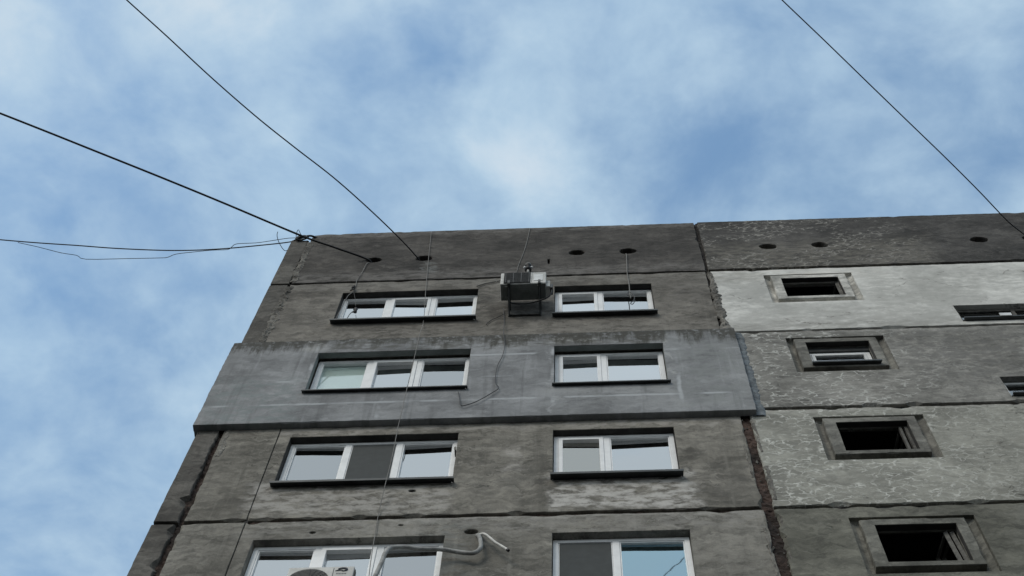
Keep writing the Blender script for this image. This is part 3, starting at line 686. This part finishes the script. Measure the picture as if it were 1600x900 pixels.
def ajar(N, k, lean, n=2):
    """old wooden casement hanging open inside the opening"""
    j = -2.8*k
    for q in range(n):
        mb = MB(); x = 4.41-q*.075; a = Vector((x, .10, Z0+j-1.31)); b = Vector((x-lean*.6, .10+lean*.2, Z0+j-.52))
        mb.bar(a, b, .035, .05); mb.bar(a+Vector((-.05-lean*.4, .35, 0)), b+Vector((-.05-lean*.4, .35, 0)), .035, .05)
        mb.bar(a, a+Vector((-.05-lean*.4, .35, 0)), .03, .04); mb.bar(b, b+Vector((-.05-lean*.4, .35, 0)), .03, .04)
        mb.build('casement', MAT['wood'], N)
ajar(n9, 0, .01, 1); ajar(n7, 2, .0, 2); ajar(n6, 3, .05, 2)
mb = MB()
for q, (zz, tilt) in enumerate(((-6.42, .05), (-6.55, .06), (-6.62, .04))):
    mb.bar((3.3, .55+.05*q, Z0+zz), (4.5, .50+.05*q, Z0+zz+tilt), .05, .025)
mb.build('cross_rail', MAT['wood'], n7)
# white window fitted in the second niche
j = -2.8
fm = MB(); ring(fm, 3.475, 4.425, Z0+j-1.30, Z0+j-.62, .055, .13, .19); W8 = fm.build('window_frame', MAT['pvc'], n8, bevel=.004)
fm = MB(); ring(fm, 3.532, 4.368, Z0+j-1.243, Z0+j-.677, .05, .118, .18); fm.build('sash', MAT['pvc_old'], n8, bevel=.004)
fm = MB(); fm.box(3.583, 4.317, .15, .156, Z0+j-1.192, Z0+j-.728); fm.build('pane', MAT['glass_clear'], n8)
fm = MB(); fm.box(3.472, 4.428, .10, .129, Z0+j-.61, Z0+j-.495); fm.build('header_board', MAT['ac_dark'], n8)
fm = MB()
fm.add([(3.47, .128, Z0+j-1.30), (4.43, .128, Z0+j-1.30), (4.47, -.07, Z0+j-1.345), (3.44, -.07, Z0+j-1.345), (3.47, .128, Z0+j-1.315), (4.43, .128, Z0+j-1.315), (4.47, -.07, Z0+j-1.385), (3.44, -.07, Z0+j-1.385)],
       [(0, 1, 2, 3), (7, 6, 5, 4), (0, 4, 5, 1), (1, 5, 6, 2), (2, 6, 7, 3), (3, 7, 4, 0)])
fm.build('sill', MAT['sill'], n8)

# ---------------------------------------------------------------- air conditioners
def air_con(x0, y_front, zb, wdt, hgt, dpt, label, grille_x, square):
    t = thing('air_conditioner', label, 'air conditioner', (x0+wdt/2, y_front+dpt/2, zb), 'outdoor air conditioner units')
    L = lambda x, y, z: (x-wdt/2, y-dpt/2, z)                 # local, x from left, y from the front, z from the base
    mb = MB(); a = L(0, 0, 0.02); b = L(wdt, dpt, hgt); mb.box(a[0], b[0], a[1], b[1], a[2], b[2]); mb.build('casing', MAT['ac_body'], t, bevel=.012)
    mb = MB(); a = L(.008, .008, 0.0); b = L(wdt-.008, dpt-.008, .0195); mb.box(a[0], b[0], a[1], b[1], a[2], b[2])
    for q in range(3):
        a = L(.14, .07+.035*q, -.006); b = L(.46, .085+.035*q, -.0005); mb.box(a[0], b[0], a[1], b[1], a[2], b[2])
    for px_, py_ in ((.10, .05), (wdt-.12, .05), (.10, dpt-.06), (wdt-.12, dpt-.06)):
        a = L(px_, py_, -.02); mb.box(a[0]-.025, a[0]+.025, a[1]-.02, a[1]+.02, -.03, -.0004)
    mb.build('base_tray', MAT['ac_under'], t)
    # fan guard on the front
    cx, cz = grille_x, hgt*.5; R_ = min(hgt*.44, .235)
    if not square:
        mb = MB(); c = L(cx, -.004, cz); mb.lathe([(R_, 0.0), (R_, -.006)], c, 'y', 32); G_ = mb.build('fan_opening', MAT['ac_dark'], t)
        mb = MB()
        for q in range(7):
            r = R_*(.22+.125*q)
            mb.tube([Vector(L(cx, -.018, cz))+Vector((r*math.cos(a_*math.pi/16), 0, r*math.sin(a_*math.pi/16))) for a_ in range(33)], .0028, 5, caps=False)
        for q in range(20):
            a_ = q*math.pi/10; d = Vector((math.cos(a_), 0, math.sin(a_)))
            mb.tube([Vector(L(cx, -.016, cz))+d*(R_*.2), Vector(L(cx, -.016, cz))+d*R_], .0028, 5)
        mb.build('fan_guard', MAT['ac_grille_grey'], t)
        mb = MB(); mb.lathe([(.055, 0), (.055, -.012), (.03, -.02)], L(cx, -.012, cz), 'y', 20); mb.build('hub_badge', MAT['ac_body'], t)
    mb = MB(); mb.tube([L(wdt*.69, -.002, .05), L(wdt*.69, -.002, hgt-.03)], .003, 5); mb.build('panel_seam', MAT['ac_grille_grey'], t)
    # valve cover on the right
    mb = MB(); a = L(wdt+.0005, .08, .06); b = L(wdt+.065, dpt-.02, hgt*.62); mb.box(a[0], b[0], a[1], b[1], a[2], b[2]); mb.build('valve_cover', MAT['ac_body'], t, bevel=.012)
    return t, L

# unit under the parapet
fz = at(783, 446, -.44).z
AX0, AX1 = at(781.5, 446, -.44).x, at(853, 443, -.44).x
aw = AX1-AX0; AD = .30; AH = .52; AY = -.46
t9, L9 = air_con(AX0, AY, fz, aw, AH, AD, 'old air conditioner on brackets between the two topmost windows', aw*.36, True)
def extra_box(t, L, name, mat, x0, x1, y0, y1, z0, z1, bev=0.0):
    mb = MB(); a = L(x0, y0, z0); b = L(x1, y1, z1); mb.box(a[0], b[0], a[1], b[1], a[2], b[2]); return mb.build(name, mat, t, bevel=bev)
extra_box(t9, L9, 'grille_panel', MAT['ac_dark'], .055, aw*.66, -.006, -.0005, .03, AH-.02)
mb = MB()
for q in range(15):
    a, b = L9(.057, -.016, .04+.031*q), L9(aw*.66-.002, -.0065, .048+.031*q); mb.box(a[0], b[0], a[1], b[1], a[2], b[2])
for q in range(4):
    a, b = L9(.08+q*.13, -.020, .035), L9(.088+q*.13, -.0165, AH-.025); mb.box(a[0], b[0], a[1], b[1], a[2], b[2])
mb.build('grille_bars', MAT['ac_grille_grey'], t9)
extra_box(t9, L9, 'label_plate', MAT['pvc_old'], aw*.73, aw*.93, -.007, -.0005, .12, AH-.12, .002)
for bx in (.12, aw-.13):
    mb = MB(); a, b = L9(bx, -.035, -.055), L9(bx+.045, AD+.155, -.031); mb.box(a[0], b[0], a[1], b[1], a[2], b[2])
    a, b = L9(bx, AD+.145, -.31), L9(bx+.045, AD+.1595, -.056); mb.box(a[0], b[0], a[1], b[1], a[2], b[2])
    mb.bar(L9(bx+.022, .05, -.06), L9(bx+.022, AD+.14, -.29), .02, .03)
    a, b = L9(bx+.003, -.04, -.03), L9(bx+.042, -.005, .07); mb.box(a[0], b[0], a[1], b[1], a[2], b[2])
    mb.build('bracket', MAT['bracket'], t9)
extra_box(t9, L9, 'wall_shade_board', MAT['shade_board'], .13, aw-.10, AD+.125, AD+.144, -.30, -.13)  # added board, stands in for the shadow on the wall under the unit
extra_box(t9, L9, 'service_valve', MAT['ac_dark'], aw+.066, aw+.11, .10, .24, .05, .22, .01)
mb = MB(); mb.tube(curve([L9(aw+.085, .14, .08), L9(aw+.08, .16, -.08), L9(aw-.02, .20, -.20), L9(aw*.62, .25, -.25), L9(aw*.34, .26, -.22), L9(.16, .26, -.16), L9(.13, .22, -.04)]), .014); mb.build('power_cable', MAT['cable'], t9, True)

# unit in front of the lowest left window: only its upper front is in the photograph
p0 = at(452, 887, -.50); p1 = at(555, 883, -.50)
w6 = p1.x-p0.x; h6 = .60; zb6 = p0.z-h6
t6, L6 = air_con(p0.x, -.50, zb6, w6, h6, .31, 'cream air conditioner with round fan guard before the lowest left window', w6*.34, False)
# mark and lettering bar printed on its front panel
mb = MB(); cx, cz = w6*.82, h6*.86
mb.tube([Vector(L6(cx-.055+.0*q, -.004, cz))+Vector((.055+.055*math.cos(math.radians(150-q*30)), 0, .012+.030*math.sin(math.radians(150-q*30)))) for q in range(9)], [.004, .007, .010, .012, .013, .012, .010, .007, .004], 6)
mb.tube([L6(cx-.075, -.004, cz-.012), L6(cx-.03, -.004, cz+.006), L6(cx+.01, -.004, cz+.002)], [.003, .009, .003], 6)
mb.build('logo_mark', MAT['logo'], t6)
mb = MB()
for q in range(7): mb.box(L6(cx-.06+q*.017, 0, 0)[0], L6(cx-.06+q*.017+.011, 0, 0)[0], L6(0, -.003, 0)[1], L6(0, -.0006, 0)[1], cz-.075, cz-.062)
mb.build('lettering', MAT['logo'], t6)
mb = MB()
for q in range(8):
    a, b = L6(w6+.0005, .02, h6-.05-.03*q), L6(w6+.012, .07, h6-.035-.03*q); mb.box(a[0], b[0], a[1], b[1], a[2], b[2])
mb.build('side_vent', MAT['ac_under'], t6)
for bx in (.10, w6-.14):
    mb = MB(); a, b = L6(bx, .0, -.06), L6(bx+.04, .496, -.031); mb.box(a[0], b[0], a[1], b[1], a[2], b[2])
    mb.bar(L6(bx+.02, .06, -.06), L6(bx+.02, .48, -.42), .02, .03)
    mb.build('bracket', MAT['bracket'], t6)

# ---------------------------------------------------------------- pipes, cables, wires
def strand(name, pts, r, mat, label, cat, group=None, sub=6, n=6):
    mb = MB(); c = curve(pts, sub); o_ = c[0].copy()
    mb.tube([p-o_ for p in c], r, n)
    o = mb.build(name, mat, None, True); o.location = o_
    return tag(o, label, cat, group)
def wallpts(px, y=-.02): return [at(*p, (p[2] if len(p) > 2 else y)) if False else at(p[0], p[1], p[2] if len(p) > 2 else y) for p in px]

pt = thing('refrigerant_pipe', 'grey wrapped pipe and white hose running from a wall hole to the low air conditioner', 'pipe', at(740, 842, 0))
o_ = pt.location
mb = MB(); mb.tube([p-o_ for p in curve(wallpts([(744, 838, .10), (748, 837, -.05), (751, 846, -.10), (751, 855, -.10), (745, 862, -.10), (735, 864.5, -.10), (715, 862.5, -.09), (690, 858.5, -.12), (660, 858, -.17), (632, 855, -.22), (612, 856, -.26), (603, 862, -.30), (598, 874, -.34), (592, 888, -.36), (583, 905, -.38), (568, 925, -.38)]), 7)], .027, 9)
mb.build('lagged_pipe', MAT['lagging'], pt, True)
mb = MB(); mb.tube([p-o_ for p in curve(wallpts([(745, 838, .10), (752, 834.5, -.05), (758, 835, -.09), (765, 840, -.10), (774, 847.5, -.11), (784, 853.5, -.12), (793, 859, -.13)]), 6)], .017, 9)
mb.build('drain_hose', MAT['hose'], pt, True)
mb = MB(); a, b = at(792.6, 858.8, -.13), at(794.6, 860.4, -.131); mb.tube([a-o_, b-o_], .019, 9); mb.build('hose_end', MAT['cable'], pt)

def overhead(px, z_start, z_end, first=None, beyond=14.0, sag=0.6):
    n = len(px); out = []
    if first is not None: out += first
    for i, p in enumerate(px):
        out.append(at_z(p[0], p[1], z_start+(z_end-z_start)*(i+(1 if first else 0))/n))
    d = (out[-1]-out[-2]).normalized(); e = out[-1]
    for k in range(1, 5): out.append(e+d*(beyond*k/4)+Vector((0, 0, -sag*(k/4)**2)))
    return out
hz = Z0+1.13
h1 = Vector((-3.77, .10, Z0+1.08)); h1b = Vector((-3.84, -.012, Z0+1.13))
h2 = Vector((-2.84, .10, Z0+1.08)); h2b = Vector((-2.92, -.012, Z0+1.13))
strand('overhead_cable', overhead([(575-105/2, 405-37/2), (470, 368), (350, 317.5), (250, 276.5), (150, 236.5), (75, 206.5), (0, 177), (-60, 154)], hz, hz-.1, [h1, h1b]), .019, MAT['cable'],
       'thickest black cable, running from the leftmost round parapet hole past the roof corner', 'cable', 'overhead cables')
strand('overhead_cable', overhead([(625, 373), (575, 325), (520, 276.5), (460, 230), (400, 182), (330, 121), (260, 56), (198, 0), (150, -44)], hz, hz-.1, [h2, h2b]), .0125, MAT['cable'],
       'black cable leaving the second round parapet hole towards the upper left corner of the sky', 'cable', 'overhead cables')
h4 = Vector((8.12, .12, Z0+1.10)); h4b = Vector((8.08, -.03, Z0+1.13))
strand('overhead_cable', overhead([(1575, 346), (1530, 299), (1480, 249), (1420, 191), (1360, 133), (1290, 65), (1222, 0), (1180, -42)], hz, hz-.1, [h4, h4b]), .0105, MAT['cable'],
       'single thin black cable crossing the sky at the right, down over the right parapet', 'cable', 'overhead cables')
kz = Z0+2.40
knot = at(476, 373, -.02)
strand('overhead_cable', [knot]+overhead([(450, 378.5), (400, 384), (350, 388.5), (300, 391), (250, 391), (180, 388), (120, 383.5), (60, 379.5), (0, 374.5), (-50, 369)], kz, kz-.2), .012, MAT['cable'],
       'slack black cable from the roof corner to the left photo edge, nearly level', 'cable', 'overhead cables')
strand('loose_wire', [at(474, 372, -.03)]+[at_z(x, y, kz) for x, y in ((452, 372), (425, 376), (400, 379.5), (370, 381), (362, 386), (355, 390), (330, 391), (300, 394), (275, 397), (262, 402), (250, 403), (200, 404), (134, 405), (120, 399), (95, 395), (60, 386), (28, 379))], .0065, MAT['wire'],
       'frayed thin wire looping loosely along the slack cable left of the roof corner', 'wire', sub=3)
strand('loose_wire', [at(476, 373, -.03)]+[at_z(x, y, kz) for x, y in ((470, 366), (466, 359), (463, 366), (461, 377), (447, 392), (437, 381), (433, 369), (434, 362))], .0065, MAT['wire'],
       'springy thin wire end curling up beside the roof corner knot', 'wire', sub=4)
# knot of cable ends tied round the roof corner
mb = MB(); c0 = at(472, 374, -.02)
for q in range(7):
    a_ = q*.9
    mb.tube([p for p in curve([Vector((.10*math.cos(a_+k*1.1)*(1+.2*math.sin(q)), -.03-.02*math.sin(k+q), .075*math.sin(a_+k*1.3))) for k in range(6)], 4)], .013, 6)
mb.tube(curve([Vector((-.2, .05, .03)), Vector((0, -.03, .02)), Vector((.16, -.03, .10)), Vector((.30, .06, .14))], 5), .02, 6)
o = mb.build('cable_knot', MAT['cable'], None, True); o.location = c0; tag(o, 'tangled knot of black cable ends on the top left roof corner', 'cable knot')

strand('hanging_wire', wallpts([(674, 361.5, -.03), (671, 390), (668, 420), (665, 455), (662, 500), (655, 525, -.16), (645, 570, -.16), (634, 615, -.16), (626, 650, -.16), (621, 672, -.12), (613, 712, -.12), (602, 757, -.12), (592, 800), (586, 835), (580, 872, -.05), (576, 905, -.05)], -.03), .0055, MAT['cord'],
       'pale thin cord hanging from the roof edge down across every left window', 'cord', 'thin cords and wires on the wall')
strand('hanging_wire', [Vector((.86, .06, Z0+1.05))]+wallpts([(978.5, 397), (979.5, 415), (980, 428), (983, 445), (984, 458), (985.5, 466)], -.03), .0085, MAT['cord'],
       'pale cord hanging from the round parapet hole over the topmost right window', 'cord', 'thin cords and wires on the wall')
strand('wire_hook', wallpts([(985.5, 463, -.03), (980, 461), (983, 456), (990, 462), (991, 468), (985, 474), (989, 475), (992, 470)], -.035), .007, MAT['wire'],
       'small bent wire hook dangling before the topmost right window', 'hook', sub=3)
strand('hanging_wire', wallpts([(828, 356.5, -.02), (824, 375), (818, 395), (811, 412), (807, 426)], -.012), .006, MAT['cord'],
       'short pale cord running down the parapet to the air conditioner top', 'cord', 'thin cords and wires on the wall')
strand('hanging_wire', [Vector((-3.72, .05, Z0+1.0))]+wallpts([(574, 411), (566, 425), (558, 437), (556, 446), (552, 455), (544, 462), (537, 474), (530, 488), (522, 504)], -.02), .0065, MAT['cord'],
       'thin grey wire trailing from the leftmost parapet hole to the left window side', 'wire')
mb = MB(); mb.lathe([(.010, -.05), (.034, -.035), (.02, -.01), (.036, .015), (.03, .035), (.01, .05)], (0, 0, 0), 'z', 12); mb.tube([(.02, 0, -.05), (.0, -.01, -.12), (-.04, 0, -.15)], .012, 6)
o = mb.build('wire_clip', MAT['cable'], None, True); o.location = at(552.5, 449, -.05); tag(o, 'small black clip on the wall above the topmost left window', 'clip')
strand('hanging_wire', wallpts([(553, 458), (555, 468), (556, 479)], -.05), .004, MAT['wire'], 'very short dark wire carrying a small spool before the left window', 'wire')
mb = MB(); mb.lathe([(.012, -.10), (.034, -.06), (.018, 0), (.034, .06), (.012, .10)], (0, 0, 0), 'z', 12)
o = mb.build('wire_spool', MAT['cable'], None, True); o.location = at(555.5, 485, -.06); tag(o, 'small black spool hanging before the left pane of the topmost left window', 'spool')
strand('hanging_wire', wallpts([(787, 482, -.03), (788, 500), (787, 520, -.13), (788.5, 540, -.13), (785, 556, -.13), (777, 572, -.13), (774, 590, -.13), (775, 600, -.13), (779, 606.5, -.13), (765, 616, -.13), (745, 627, -.13), (728, 633, -.13), (720, 633, -.13), (718, 622, -.13), (715.5, 610, -.13)], -.03), .0065, MAT['wire'],
       'dark wire drooping from the upper air conditioner across the blue-grey panel in a loop', 'wire')
strand('hanging_wire', wallpts([(788, 490), (779, 495), (768, 500), (762, 504), (760, 507)], -.02), .007, MAT['wire'], 'short dark cable stub on the wall just below the upper air conditioner', 'wire')
strand('hanging_wire', wallpts([(745, 447), (758, 443), (770, 441), (783, 438)], -.02), .012, MAT['cord'], 'pale cable running left from the upper air conditioner to the joint', 'cord')
# insulator above the upper air conditioner
it = thing('insulator', 'small dark knobbed insulator on a stem above the upper air conditioner', 'insulator', at(825, 424, -.10))
mb = MB(); mb.lathe([(.022, -.12), (.022, .05)], (0, 0, 0), 'z', 12); mb.tube([(0, 0, -.10), (0, .05, -.12), (0, .12, -.12)], .018, 8); mb.build('stem', MAT['lagging'], it, True)
mb = MB(); mb.lathe([(.03, .051), (.06, .08), (.062, .12), (.035, .15), (.035, .20), (.058, .22), (.06, .26), (.03, .30)], (0, 0, 0), 'z', 16); mb.build('body', MAT['cable'], it, True)
mb = MB(); mb.lathe([(.05, .301), (.055, .315), (.02, .335)], (0, 0, 0), 'z', 16); mb.build('cap', MAT['lagging'], it, True)
for s in (-1, 1):
    mb = MB(); mb.lathe([(.012, -.022), (.022, -.008), (.022, .008), (.012, .022)], (s*.062, -.01, .175), 'z', 10)
    mb.build('clamp', MAT['pvc'], it, True)
